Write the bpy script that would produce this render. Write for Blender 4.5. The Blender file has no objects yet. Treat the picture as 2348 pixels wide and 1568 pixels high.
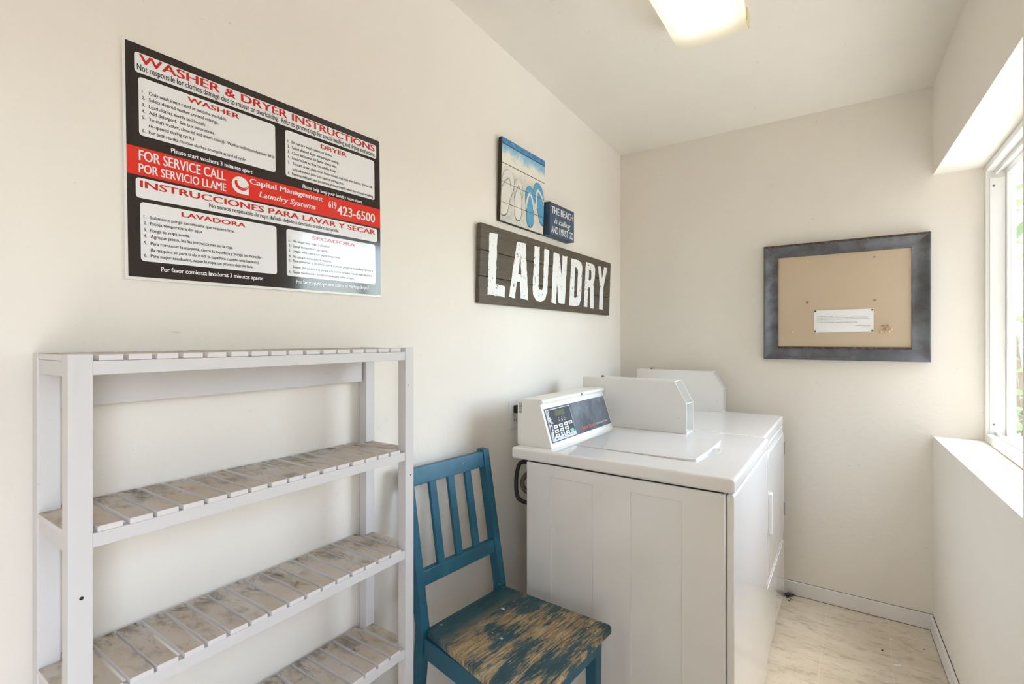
import bpy, bmesh, math, random
from mathutils import Matrix, Vector
R = math.radians
sc = bpy.context.scene
col = sc.collection
random.seed(7)

# ------------------------------------------------------------------ camera
cam_d = bpy.data.cameras.new('camera'); cam = bpy.data.objects.new('camera', cam_d); col.objects.link(cam)
cam_d.sensor_width = 36; cam_d.lens = 1126.0 / 2348 * 36
cam_d.shift_y = -7.0 / 2348
cam_d.clip_start = 0.02
cam.location = (1.158, 0, 1.298); cam.rotation_euler = (R(90), 0, R(34.4))
sc.camera = cam

# ------------------------------------------------------------------ world, sun, exposure
SKY = 2.1; SUN = 9.0; TUBE = 4.5; EXPO = 0.22
w = bpy.data.worlds.new('sky'); sc.world = w; w.use_nodes = True
nt = w.node_tree; bg = nt.nodes['Background']
sky = nt.nodes.new('ShaderNodeTexSky'); sky.sky_type = 'NISHITA'; sky.sun_disc = False
sky.sun_elevation = R(70); sky.sun_rotation = R(50); sky.air_density = 1.0; sky.dust_density = 2.0
hs = nt.nodes.new('ShaderNodeHueSaturation'); hs.inputs['Saturation'].default_value = 0.75
nt.links.new(sky.outputs[0], hs.inputs['Color']); nt.links.new(hs.outputs[0], bg.inputs['Color'])
bg.inputs['Strength'].default_value = SKY
sd = bpy.data.lights.new('sun', 'SUN'); sun = bpy.data.objects.new('sun', sd); col.objects.link(sun)
sd.energy = SUN; sd.angle = R(0.6); sd.color = (1, 0.97, 0.93)
el = R(76.8)
sdir = Vector((-0.752 * math.cos(el), -0.659 * math.cos(el), -math.sin(el)))
sun.rotation_euler = sdir.to_track_quat('-Z', 'Y').to_euler()
sun.location = (4, 4, 6)

def portal(name, loc, rot, sx, sy):
    d = bpy.data.lights.new(name, 'AREA'); d.shape = 'RECTANGLE'; d.size = sx; d.size_y = sy
    d.cycles.is_portal = True
    o = bpy.data.objects.new(name, d); col.objects.link(o); o.location = loc; o.rotation_euler = rot
    return o
portal('window_portal', (1.745, 2.28, 1.45), (0, R(90), 0), 1.2, 1.2)
portal('doorway_portal', (1.745, -0.32, 1.02), (0, R(90), 0), 2.0, 0.52)

sc.view_settings.view_transform = 'Standard'; sc.view_settings.look = 'None'
sc.view_settings.gamma = 1; sc.view_settings.exposure = EXPO; sc.view_settings.use_curve_mapping = False
sc.cycles.max_bounces = 10; sc.cycles.diffuse_bounces = 6; sc.cycles.transparent_max_bounces = 12
sc.cycles.sample_clamp_indirect = 6
sc.cycles.use_denoising = True

# ------------------------------------------------------------------ materials
def lin(c):
    return tuple(((v / 255) / 12.92 if v / 255 <= 0.04045 else ((v / 255 + 0.055) / 1.055) ** 2.4) for v in c) + (1,)
class M:
    """small node helper around one principled material"""
    def __init__(s, name, rgb, rough=0.5, metal=0.0, spec=0.5, coat=0.0):
        s.m = bpy.data.materials.new(name); s.m.use_nodes = True
        s.t = s.m.node_tree; s.b = s.t.nodes['Principled BSDF']
        s.b.inputs['Base Color'].default_value = lin(rgb); s.b.inputs['Roughness'].default_value = rough
        s.b.inputs['Metallic'].default_value = metal; s.b.inputs['Specular IOR Level'].default_value = spec
        s.b.inputs['Coat Weight'].default_value = coat; s.b.inputs['Coat Roughness'].default_value = 0.08
        s.c = None; s.rgb = rgb
    def n(s, typ, **kw):
        x = s.t.nodes.new(typ)
        for k, v in kw.items():
            if k in x.inputs: x.inputs[k].default_value = v
            else: setattr(x, k, v)
        return x
    def l(s, a, b): s.t.links.new(a, b)
    def co(s, scale=(1, 1, 1), rot=(0, 0, 0), loc=(0, 0, 0)):
        tc = s.n('ShaderNodeTexCoord'); mp = s.n('ShaderNodeMapping')
        mp.inputs['Scale'].default_value = scale; mp.inputs['Rotation'].default_value = rot; mp.inputs['Location'].default_value = loc
        s.l(tc.outputs['Object'], mp.inputs['Vector']); return mp.outputs['Vector']
    def noise(s, scale, vec=None, detail=4, rough=0.55, dist=0.0):
        x = s.n('ShaderNodeTexNoise', Scale=scale, Detail=detail, Roughness=rough, Distortion=dist)
        s.l(vec if vec is not None else s.co(), x.inputs['Vector']); return x.outputs['Fac']
    def ramp(s, fac, a, b, va=0.0, vb=1.0):
        x = s.n('ShaderNodeMapRange'); x.inputs['From Min'].default_value = a; x.inputs['From Max'].default_value = b
        x.inputs['To Min'].default_value = va; x.inputs['To Max'].default_value = vb
        s.l(fac, x.inputs['Value']); return x.outputs['Result']
    def mul(s, a, b, op='MULTIPLY'):
        x = s.n('ShaderNodeMath', operation=op, use_clamp=True)
        for i, v in enumerate((a, b)):
            if isinstance(v, (int, float)): x.inputs[i].default_value = v
            else: s.l(v, x.inputs[i])
        return x.outputs[0]
    def mix(s, fac, rgb):
        x = s.n('ShaderNodeMix', data_type='RGBA')
        if s.c is None: x.inputs[6].default_value = lin(s.rgb)
        else: s.l(s.c, x.inputs[6])
        if hasattr(rgb, 'links'): s.l(rgb, x.inputs[7])
        else: x.inputs[7].default_value = lin(rgb)
        if isinstance(fac, (int, float)): x.inputs[0].default_value = fac
        else: s.l(fac, x.inputs[0])
        s.c = x.outputs[2]; s.l(s.c, s.b.inputs['Base Color']); return s
    def bump(s, h, strength=0.2, dist=0.002):
        x = s.n('ShaderNodeBump', Strength=strength, Distance=dist); s.l(h, x.inputs['Height']); s.l(x.outputs[0], s.b.inputs['Normal']); return s
    def rough(s, fac, a, b): s.l(s.ramp(fac, 0.3, 0.7, a, b), s.b.inputs['Roughness']); return s
    def up(s):
        g = s.n('ShaderNodeNewGeometry'); x = s.n('ShaderNodeSeparateXYZ'); s.l(g.outputs['Normal'], x.inputs[0]); return s.ramp(x.outputs[2], 0.6, 0.9)
    def xyz(s, vec=None):
        x = s.n('ShaderNodeSeparateXYZ'); s.l(vec if vec is not None else s.co(), x.inputs[0]); return x.outputs

def wall_paint(name, rgb):
    m = M(name, rgb, 0.62, spec=0.25)
    m.mix(m.ramp(m.noise(1.6, detail=3), 0.35, 0.75, 0, 0.35), tuple(int(v * 0.96) for v in rgb))
    m.mix(m.ramp(m.noise(55, m.co((1, 0.6, 1.6)), detail=5, dist=0.6), 0.70, 0.76, 0, 0.28), (140, 124, 104))
    h = m.mul(m.noise(38, detail=5), m.mul(m.noise(170, detail=3), 0.35), 'ADD')
    return m.bump(h, 0.28, 0.004)
mWall = wall_paint('cream_wall_paint', (237, 231, 221))
mCeil = wall_paint('cream_ceiling_paint', (236, 230, 220))
mBase = M('vinyl_baseboard', (234, 231, 228), 0.4)
mBase.mix(mBase.ramp(mBase.noise(9), 0.55, 0.75, 0, 0.4), (212, 205, 196))
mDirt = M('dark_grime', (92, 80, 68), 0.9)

mFloor = M('marbled_vinyl_floor', (222, 210, 190), 0.36)
mFloor.mix(mFloor.ramp(mFloor.noise(2.6, mFloor.co((1, 1.6, 1)), detail=4), 0.42, 0.66, 0, 0.6), (196, 184, 160))
mFloor.mix(mFloor.ramp(mFloor.noise(6, mFloor.co((2, 5, 2), (0, 0, R(-25))), detail=6, dist=1.6), 0.52, 0.72, 0, 0.5), (178, 168, 150))
mFloor.mix(mFloor.ramp(mFloor.noise(8, mFloor.co((1.2, 3.4, 1), (0, 0, R(-30)), (3, 2, 0)), detail=8, rough=0.65, dist=0.8), 0.53, 0.70, 0, 0.65), (140, 130, 114))
mFloor.mix(mFloor.ramp(mFloor.noise(7, mFloor.co((1, 1, 1), (0, 0, 0), (5, 1, 0)), detail=7, rough=0.7), 0.60, 0.74, 0, 0.55), (104, 98, 88))
br = mFloor.n('ShaderNodeTexBrick', Scale=1.0, offset=0.0)
br.inputs['Mortar Size'].default_value = 0.0016; br.inputs['Brick Width'].default_value = 0.235; br.inputs['Row Height'].default_value = 0.235
br.inputs['Color1'].default_value = (0, 0, 0, 1); br.inputs['Color2'].default_value = (0, 0, 0, 1); br.inputs['Mortar'].default_value = (1, 1, 1, 1)
mFloor.l(mFloor.co((1, 1, 1), (0, 0, R(1.0)), (0.15, 0.06, 0)), br.inputs['Vector'])
mFloor.mix(mFloor.mul(br.outputs['Color'], 0.4), (232, 224, 206))
mFloor.bump(mFloor.noise(60), 0.05, 0.002)

mEnamel = M('white_appliance_enamel', (238, 236, 233), 0.11, coat=0.6)
mEnamel.bump(mEnamel.noise(300, detail=2), 0.02, 0.0005)
mPowder = M('white_powder_coat', (236, 235, 232), 0.34)
mPowder.bump(mPowder.noise(400, detail=2), 0.03, 0.0005)
mConsole = M('console_plastic', (238, 236, 231), 0.33)
mConsole.mix(mConsole.mul(mConsole.up(), mConsole.ramp(mConsole.noise(22, detail=5), 0.5, 0.75, 0, 0.35)), (190, 178, 160))
mGap = M('dark_gap', (38, 34, 30), 0.8)
mSteel = M('dull_steel', (128, 128, 130), 0.4, metal=0.8)

mShelf = M('white_shelf_paint', (211, 208, 207), 0.5)
mShelf.mix(mShelf.ramp(mShelf.noise(7, mShelf.co((6, 6, 1)), detail=5), 0.6, 0.8, 0, 0.18), (190, 182, 174))
mShelf.mix(mShelf.ramp(mShelf.noise(24, mShelf.co((1, 1, 5)), detail=5, dist=1.0), 0.71, 0.75, 0, 0.5), (110, 100, 92))
mSlat = M('grubby_white_slat', (218, 214, 213), 0.6)
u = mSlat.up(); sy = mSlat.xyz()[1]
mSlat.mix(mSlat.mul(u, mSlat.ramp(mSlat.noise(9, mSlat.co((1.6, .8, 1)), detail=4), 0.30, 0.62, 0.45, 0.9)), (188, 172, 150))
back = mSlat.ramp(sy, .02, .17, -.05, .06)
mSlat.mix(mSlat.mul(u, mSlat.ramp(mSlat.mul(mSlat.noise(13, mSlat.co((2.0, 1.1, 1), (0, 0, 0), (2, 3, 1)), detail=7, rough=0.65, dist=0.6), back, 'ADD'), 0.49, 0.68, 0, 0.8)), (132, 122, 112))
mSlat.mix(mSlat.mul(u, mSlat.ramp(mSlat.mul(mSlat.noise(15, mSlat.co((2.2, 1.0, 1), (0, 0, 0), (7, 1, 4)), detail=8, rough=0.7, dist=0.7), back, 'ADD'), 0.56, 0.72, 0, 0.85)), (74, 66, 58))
mSlat.bump(mSlat.noise(50, mSlat.co((1, 6, 1))), 0.1, 0.001)

mBlue = M('worn_blue_chair_paint', (24, 86, 110), 0.4)
mBlue.mix(mBlue.ramp(mBlue.noise(9, detail=5), 0.45, 0.7, 0, 0.5), (42, 114, 140))
mBlue.mix(mBlue.ramp(mBlue.noise(42, detail=4, rough=0.5), 0.735, 0.76, 0, 0.8), (176, 178, 160))
mBlue.bump(mBlue.noise(30, mBlue.co((4, 4, 1))), 0.08, 0.002)
mSeat = M('worn_seat_wood_and_paint', (36, 70, 80), 0.5)
x_, y_, z_ = mSeat.xyz()[0:3]
big = mSeat.noise(7.5, mSeat.co((1.7, 0.6, 1), (0, 0, 0), (1.7, 0.4, 0)), detail=4)
grain = mSeat.noise(3.0, mSeat.co((56, 7, 10)), detail=9, rough=0.74, dist=0.3)
worn = mSeat.mul(mSeat.mul(big, 0.55), mSeat.mul(grain, 0.55), 'ADD')
edge = mSeat.ramp(x_, 0.05, 0.13, 0, 1)
wornm = mSeat.mul(mSeat.ramp(worn, 0.530, 0.580), edge)
mSeat.mix(mSeat.ramp(mSeat.noise(14, mSeat.co((3, 1, 1)), detail=6), 0.4, 0.7, 0, 0.8), (54, 94, 102))
mSeat.mix(mSeat.ramp(mSeat.noise(9, mSeat.co((5, 1, 1), (0, 0, 0), (3, 7, 0)), detail=6), 0.55, 0.68, 0, 0.7), (28, 84, 112))
wood = mSeat.n('ShaderNodeValToRGB'); wood.color_ramp.elements[0].color = lin((104, 90, 66)); wood.color_ramp.elements[1].color = lin((204, 184, 146))
wood.color_ramp.elements[0].position = 0.34; wood.color_ramp.elements[1].position = 0.64
e = wood.color_ramp.elements.new(0.5); e.color = lin((170, 144, 106))
mSeat.l(mSeat.noise(4, mSeat.co((52, 2.6, 10), (0, 0, 0), (4, 1, 0)), detail=8, rough=0.68), wood.inputs[0])
mSeat.mix(wornm, wood.outputs[0])
mSeat.mix(mSeat.mul(mSeat.ramp(mSeat.noise(4.0, mSeat.co((80, 5, 10), (0, 0, 0), (9, 5, 0)), detail=9, rough=0.75), 0.56, 0.64, 0, 0.85), edge), (56, 52, 42))
mSeat.mix(mSeat.mul(mSeat.ramp(mSeat.noise(24, mSeat.co((2.2, 1, 1), (0, 0, 0), (5, 2, 0)), detail=8, rough=0.75), 0.58, 0.66, 0, 0.75), edge), (58, 86, 88))
mSeat.mix(mSeat.mul(mSeat.ramp(mSeat.noise(9, mSeat.co((2, 1, 1), (0, 0, 0), (2, 8, 0)), detail=6, rough=0.65), 0.62, 0.68, 0, 0.8), edge), (190, 178, 150))
mSeat.mix(mSeat.ramp(mSeat.noise(30, mSeat.co((1.3, 1, 1), (0, 0, 0), (3, 3, 0)), detail=1), 0.755, 0.765, 0, 1), (214, 214, 204))
mSeat.bump(mSeat.mul(grain, mSeat.mul(wornm, 0.4), 'SUBTRACT'), 0.3, 0.0025)

mSignW = M('white_sign_board', (232, 230, 224), 0.3)
mSignK = M('black_sign_print', (40, 32, 31), 0.10, spec=0.6)
mSignP = M('white_sign_print', (236, 236, 236), 0.10, spec=0.6)
mSignR = M('red_sign_print', (222, 44, 34), 0.10, spec=0.6)
mInkR = M('red_ink', (196, 40, 36), 0.10, spec=0.6)
mInkK = M('black_ink', (42, 38, 38), 0.10, spec=0.6)

mPlank = M('dark_stained_plank', (74, 65, 54), 0.5)
mPlank.mix(mPlank.ramp(mPlank.noise(2.4, mPlank.co((1, 2.2, 26), (0, 0, 0), (0, 3, 0)), detail=6, dist=0.9), 0.40, 0.66, 0, 0.7), (96, 85, 70))
mPlank.mix(mPlank.ramp(mPlank.noise(3, mPlank.co((1, 3, 40), (0, 0, 0), (0, 1, 7)), detail=6, dist=0.5), 0.62, 0.76, 0, 0.6), (44, 37, 30))
mPlank.mix(mPlank.ramp(mPlank.noise(5, mPlank.co((1, 2, 16), (0, 0, 0), (3, 0, 2)), detail=6), 0.66, 0.76, 0, 0.5), (150, 124, 90))
mPlankEdge = M('dark_plank_edge', (46, 38, 30), 0.6)
mStencil = M('distressed_white_paint', (238, 239, 238), 0.55)
mStencil.mix(mStencil.mul(mStencil.ramp(mStencil.noise(62, detail=5, rough=0.7), 0.60, 0.625), mStencil.ramp(mStencil.noise(4, detail=2), 0.44, 0.56)), (92, 82, 72))

mArt = M('painted_beach_planks', (212, 210, 200), 0.5)
z = mArt.xyz()[2]; nz = mArt.mul(mArt.noise(14, detail=6, dist=0.8), 0.11); zz = mArt.mul(z, nz, 'ADD')
mArt.mix(mArt.ramp(mArt.noise(26, mArt.co((1, 1, 1.6)), detail=7, rough=0.7), 0.50, 0.66, 0, 0.7), (168, 172, 166))
mArt.mix(mArt.ramp(mArt.noise(30, mArt.co((1, 1, 2), (0, 0, 0), (4, 4, 4)), detail=6, rough=0.7), 0.62, 0.72, 0, 0.6), (110, 112, 108))
mArt.mix(mArt.ramp(zz, 0.235, 0.275), (232, 228, 214))
mArt.mix(mArt.ramp(zz, 0.315, 0.350, 0, 0.92), (120, 180, 214))
mArt.mix(mArt.mul(mArt.ramp(z, 0.302, 0.308), mArt.ramp(mArt.noise(40, mArt.co((1, 1, 2)), detail=5), 0.35, 0.6, 0.55, 1.0)), (42, 116, 170))
mFlipB = M('blue_sandal_paint', (94, 164, 200), 0.5); mFlipB.mix(mFlipB.ramp(mFlipB.noise(18, detail=5), 0.4, 0.7, 0, 0.6), (66, 140, 186))
mFlipW = M('white_sandal_paint', (226, 222, 212), 0.5); mFlipW.mix(mFlipW.ramp(mFlipW.noise(18, detail=5), 0.5, 0.7, 0, 0.5), (206, 200, 190))
mFlipL = M('sandal_outline_paint', (70, 84, 92), 0.5)
mFlipG = M('sandal_strap_grey', (150, 156, 158), 0.5)  # pale grey paint for the straps of the white sandals
mNavy = M('navy_box_paint', (58, 78, 100), 0.5); mNavy.mix(mNavy.ramp(mNavy.noise(30, detail=5), 0.5, 0.75, 0, 0.3), (84, 100, 118))
mNavyEdge = M('navy_box_edge', (44, 58, 76), 0.5)
mWhiteInk = M('white_ink', (232, 234, 234), 0.5)

mCork = M('tan_board', (194, 174, 148), 0.8)
mCork.mix(mCork.ramp(mCork.noise(2.2, detail=3), 0.35, 0.7, 0, 0.6), (202, 184, 160))
mCork.mix(mCork.ramp(mCork.noise(110, detail=4, rough=0.7), 0.62, 0.72, 0, 0.35), (160, 128, 92))
mCork.bump(mCork.noise(160, detail=4), 0.2, 0.001)
mTin = M('weathered_galvanised_metal', (90, 92, 96), 0.36, metal=0.4)
mTin.mix(mTin.ramp(mTin.noise(5, mTin.co((1, 1, 1)), detail=5, dist=0.7), 0.40, 0.68, 0, 0.8), (124, 128, 135))
mTin.mix(mTin.ramp(mTin.noise(9, mTin.co((1, 1, 1), (0, 0, 0), (4, 2, 1)), detail=6, rough=0.65), 0.50, 0.70, 0, 0.8), (72, 63, 56))
mRust = M('rusty_frame_lip', (70, 58, 52), 0.6, metal=0.3)
mRust.mix(mRust.ramp(mRust.noise(60, detail=6, rough=0.7), 0.5, 0.62, 0, 0.9), (112, 100, 94))
mRust.mix(mRust.ramp(mRust.noise(40, detail=5, rough=0.7), 0.60, 0.68, 0, 0.8), (92, 52, 38))
mTin.rough(mTin.noise(8), 0.32, 0.55)
mPaper = M('white_paper', (236, 236, 234), 0.7)
mPaperInk = M('grey_print', (130, 130, 128), 0.8)
mPinBlue = M('dark_blue_pin', (40, 64, 88), 0.3)
mPinTan = M('wooden_pin', (214, 186, 140), 0.4)
mPinPink = M('brown_pin', (168, 118, 96), 0.4)
mPinGreen = M('olive_pin', (108, 106, 74), 0.35, metal=0.3)

mPanel = M('console_panel_film', (74, 80, 88), 0.22)
mPanel.mix(mPanel.ramp(mPanel.noise(6, detail=5, dist=0.5), 0.42, 0.66, 0, 0.7), (132, 142, 152))
mPanel.mix(mPanel.ramp(mPanel.noise(15, detail=6, rough=0.7), 0.56, 0.72, 0, 0.5), (158, 166, 174))
mKey = M('keypad_film', (66, 74, 84), 0.25)
mKeyW = M('worn_keypad_film', (202, 206, 212), 0.4)
mKeyW.mix(mKeyW.ramp(mKeyW.noise(90, mKeyW.co((1, 1, 1)), detail=4, rough=0.6), 0.53, 0.56), (40, 46, 52))
mButton = M('white_button', (228, 230, 230), 0.4)
mGreen = M('green_button', (128, 192, 166), 0.4)
mLcd = M('olive_display_glass', (104, 106, 92), 0.15)
mWhiteLine = M('white_print', (220, 224, 228), 0.4)
mRedPrint = M('faded_red_print', (214, 96, 84), 0.4)
mCable = M('black_rubber', (30, 28, 28), 0.45)
mHose = M('grey_brown_hose', (92, 84, 76), 0.5)
mPlate = M('white_outlet_plastic', (226, 226, 224), 0.35)
mVinyl = M('white_window_vinyl', (238, 238, 234), 0.35)
mVinyl.mix(mVinyl.ramp(mVinyl.noise(8), 0.5, 0.8, 0, 0.2), (220, 216, 206))
mLampTin = M('white_lamp_metal', (225, 222, 214), 0.5)
mYellow = M('yellowed_plastic', (226, 212, 170), 0.45); 
mChip = M('white_paint_flake', (238, 236, 230), 0.6)

mGlass = bpy.data.materials.new('window_glass'); mGlass.use_nodes = True
t = mGlass.node_tree; t.nodes.remove(t.nodes['Principled BSDF'])
a = t.nodes.new('ShaderNodeBsdfTransparent'); a.inputs[0].default_value = (0.93, 0.95, 0.94, 1)
g = t.nodes.new('ShaderNodeBsdfGlossy'); g.inputs['Roughness'].default_value = 0.02
fa = t.nodes.new('ShaderNodeLayerWeight'); pw = t.nodes.new('ShaderNodeMath'); pw.operation = 'POWER'; pw.inputs[1].default_value = 5
t.links.new(fa.outputs['Facing'], pw.inputs[0]); lw = t.nodes.new('ShaderNodeMath'); lw.operation = 'MULTIPLY_ADD'; lw.inputs[1].default_value = 0.45; lw.inputs[2].default_value = 0.02
t.links.new(pw.outputs[0], lw.inputs[0])
mx = t.nodes.new('ShaderNodeMixShader'); out = t.nodes['Material Output']
t.links.new(lw.outputs[0], mx.inputs[0]); t.links.new(a.outputs[0], mx.inputs[1]); t.links.new(g.outputs[0], mx.inputs[2]); t.links.new(mx.outputs[0], out.inputs[0])

mTube = bpy.data.materials.new('lit_fluorescent_tube'); mTube.use_nodes = True
t = mTube.node_tree; b = t.nodes['Principled BSDF']; b.inputs['Emission Color'].default_value = (1, 0.98, 0.95, 1); b.inputs['Emission Strength'].default_value = TUBE
b.inputs['Base Color'].default_value = (0.9, 0.9, 0.88, 1)
mDiff = bpy.data.materials.new('yellowed_acrylic_diffuser'); mDiff.use_nodes = True
t = mDiff.node_tree; t.nodes.remove(t.nodes['Principled BSDF'])
a = t.nodes.new('ShaderNodeBsdfTranslucent'); a.inputs[0].default_value = lin((236, 232, 220))
d = t.nodes.new('ShaderNodeBsdfDiffuse'); d.inputs[0].default_value = lin((234, 228, 210))
mx = t.nodes.new('ShaderNodeMixShader'); mx.inputs[0].default_value = 0.35
out = t.nodes['Material Output']
t.links.new(a.outputs[0], mx.inputs[1]); t.links.new(d.outputs[0], mx.inputs[2]); t.links.new(mx.outputs[0], out.inputs[0])
mLeaf = M('green_leaf', (96, 124, 70), 0.45); mLeaf.mix(mLeaf.ramp(mLeaf.noise(6), 0.4, 0.6, 0, 0.8), (140, 160, 104))
mBark = M('grey_bark', (116, 100, 84), 0.9); mBark.bump(mBark.noise(30), 0.4, 0.01)
mConc = M('pale_concrete', (206, 202, 194), 0.85); mConc.mix(mConc.ramp(mConc.noise(3, detail=6), 0.4, 0.7, 0, 0.5), (186, 180, 172))
mStucco = M('pale_stucco', (224, 220, 210), 0.85); mStucco.bump(mStucco.noise(60), 0.3, 0.004)
mSkyBlock = M('dark_sky_blocker', (96, 84, 70), 0.8); mSkyBlock.bump(mSkyBlock.noise(8, mSkyBlock.co((1, 12, 1))), 0.4, 0.01)  # surface of the added sky blocker outside the window
mSunCutter = M('sun_cutter_paint', (214, 208, 198), 0.7)  # surface of the added slab that trims the sun patch

# ------------------------------------------------------------------ mesh helpers
def BM(): return bmesh.new()
def join(dst, src, mtx=None):
    if mtx is not None: bmesh.ops.transform(src, matrix=mtx, verts=src.verts)
    me = bpy.data.meshes.new('tmp'); src.to_mesh(me); src.free(); dst.from_mesh(me); bpy.data.meshes.remove(me)
    return dst
def bev(b, r, seg=2, keep=None):
    if r > 0:
        es = [e for e in b.edges if keep is None or keep(e)]
        bmesh.ops.bevel(b, geom=es, offset=r, segments=seg, profile=0.6, affect='EDGES', clamp_overlap=True)
    return b
def box(dst, x0, x1, y0, y1, z0, z1, r=0.0, seg=2):
    b = BM(); bmesh.ops.create_cube(b, size=1)
    for v in b.verts: v.co = Vector((x0 + (x1 - x0) * (v.co.x + .5), y0 + (y1 - y0) * (v.co.y + .5), z0 + (z1 - z0) * (v.co.z + .5)))
    return join(dst, bev(b, r, seg))
def prism(dst, poly, axis, a0, a1, r=0.0, seg=2):
    """extrude a 2D polygon: axis 'x' -> poly is (y,z); 'y' -> (x,z); 'z' -> (x,y)"""
    b = BM()
    def p(q, a): return {'x': (a, q[0], q[1]), 'y': (q[0], a, q[1]), 'z': (q[0], q[1], a)}[axis]
    f0 = [b.verts.new(p(q, a0)) for q in poly]; f1 = [b.verts.new(p(q, a1)) for q in poly]; n = len(poly)
    b.faces.new(f0); b.faces.new(f1[::-1])
    for i in range(n): b.faces.new((f0[i], f0[(i + 1) % n], f1[(i + 1) % n], f1[i]))
    bmesh.ops.recalc_face_normals(b, faces=b.faces)
    return join(dst, bev(b, r, seg))
def hexa(dst, q, r=0.0, seg=2):
    """box from 4 bottom and 4 top corners"""
    b = BM(); v = [b.verts.new(c) for c in q]
    for f in ((0, 1, 2, 3), (7, 6, 5, 4), (0, 4, 5, 1), (1, 5, 6, 2), (2, 6, 7, 3), (3, 7, 4, 0)): b.faces.new([v[i] for i in f])
    bmesh.ops.recalc_face_normals(b, faces=b.faces)
    return join(dst, bev(b, r, seg))
def lathe(dst, prof, n=16, mtx=None):
    """prof = [(radius, height)], around Z"""
    b = BM(); rings = []
    for rr, h in prof: rings.append([b.verts.new((rr * math.cos(2 * math.pi * i / n), rr * math.sin(2 * math.pi * i / n), h)) for i in range(n)])
    for k in range(len(rings) - 1):
        for i in range(n): b.faces.new((rings[k][i], rings[k][(i + 1) % n], rings[k + 1][(i + 1) % n], rings[k + 1][i]))
    b.faces.new(rings[0][::-1]); b.faces.new(rings[-1])
    bmesh.ops.recalc_face_normals(b, faces=b.faces)
    return join(dst, b, mtx)
def tube(dst, pts, r, n=8, sub=6):
    P = [Vector(p) for p in pts]; path = []
    for i in range(len(P) - 1):
        p0, p1, p2, p3 = P[max(i - 1, 0)], P[i], P[i + 1], P[min(i + 2, len(P) - 1)]
        for k in range(sub):
            t = k / sub
            path.append(0.5 * ((2 * p1) + (p2 - p0) * t + (2 * p0 - 5 * p1 + 4 * p2 - p3) * t * t + (3 * p1 - p0 - 3 * p2 + p3) * t ** 3))
    path.append(P[-1]); b = BM(); rings = []; up = Vector((0.3, 0.9, 0.2)).normalized()
    for i, p in enumerate(path):
        d = (path[min(i + 1, len(path) - 1)] - path[max(i - 1, 0)]).normalized()
        s = d.cross(up)
        if s.length < 1e-3: s = d.cross(Vector((1, 0, 0)))
        s.normalize(); u = s.cross(d); up = u
        rings.append([b.verts.new(p + r * (math.cos(2 * math.pi * j / n) * s + math.sin(2 * math.pi * j / n) * u)) for j in range(n)])
    for k in range(len(rings) - 1):
        for i in range(n): b.faces.new((rings[k][i], rings[k][(i + 1) % n], rings[k + 1][(i + 1) % n], rings[k + 1][i]))
    b.faces.new(rings[0][::-1]); b.faces.new(rings[-1]); bmesh.ops.recalc_face_normals(b, faces=b.faces)
    return join(dst, b)
def curve_mesh(cu, mtx, dst):
    o = bpy.data.objects.new('tmp', cu); col.objects.link(o); bpy.context.view_layer.update()
    me = bpy.data.meshes.new_from_object(o.evaluated_get(bpy.context.evaluated_depsgraph_get()))
    me.transform(mtx); dst.from_mesh(me); bpy.data.meshes.remove(me); bpy.data.objects.remove(o); bpy.data.curves.remove(cu)
def shape(dst, loops, mtx, thick=0.0):
    """flat (or thickened) 2D shape with holes"""
    cu = bpy.data.curves.new('tmp', 'CURVE'); cu.dimensions = '2D'; cu.fill_mode = 'BOTH' if thick else 'FRONT'; cu.extrude = thick / 2
    for lp in loops:
        s = cu.splines.new('POLY'); s.points.add(len(lp) - 1); s.use_cyclic_u = True
        for i, p in enumerate(lp): s.points[i].co = (p[0], p[1], 0, 1)
    curve_mesh(cu, mtx, dst)
CAP = {}
def measure(txt, off, shear):
    cu = bpy.data.curves.new('tmp', 'FONT'); cu.body = txt; cu.offset = off; cu.shear = shear; cu.resolution_u = 2; cu.fill_mode = 'FRONT'
    b = BM(); curve_mesh(cu, Matrix(), b); xs = [v.co.x for v in b.verts]; ys = [v.co.y for v in b.verts]; b.free()
    return min(xs), max(xs), min(ys), max(ys)
def text(dst, txt, x0, x1, base, cap, mtx, off=0.0, shear=0.0, res=3):
    """text spanning x0..x1 with the given cap height; off = emboldening, by overprinting the glyphs side by side"""
    o_ = 0.0; w_ = off * 1.15; key = (o_, shear)
    if key not in CAP: q = measure('H', o_, shear); CAP[key] = q[3] - q[2]
    a, b_, _, _ = measure(txt, o_, shear)
    sx = (x1 - x0) / (b_ - a + 2 * w_); sy = cap / CAP[key]
    for s_ in ((-1, 0, 1) if w_ else (0,)):
        cu = bpy.data.curves.new('tmp', 'FONT'); cu.body = txt; cu.offset = o_; cu.shear = shear; cu.resolution_u = res; cu.fill_mode = 'FRONT'
        curve_mesh(cu, mtx @ Matrix.Translation((x0 + (w_ * (1 + s_) - a) * sx, base, .00007 * (s_ + 1))) @ Matrix.Diagonal((sx, sy, 1, 1)), dst)
def rrect(x0, x1, y0, y1, r, n=5):
    out = []
    for cx, cy, a in ((x1 - r, y1 - r, 0), (x0 + r, y1 - r, 90), (x0 + r, y0 + r, 180), (x1 - r, y0 + r, 270)):
        for k in range(n + 1): out.append((cx + r * math.cos(R(a + 90 * k / n)), cy + r * math.sin(R(a + 90 * k / n))))
    return out
LEFT = Matrix(((0, 0, 1, 0), (1, 0, 0, 0), (0, 1, 0, 0), (0, 0, 0, 1)))      # text plane of the left wall (x right = +Y)
BACK = Matrix(((1, 0, 0, 0), (0, 0, -1, 0), (0, 1, 0, 0), (0, 0, 0, 1)))     # text plane of the back wall (x right = +X)

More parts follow.
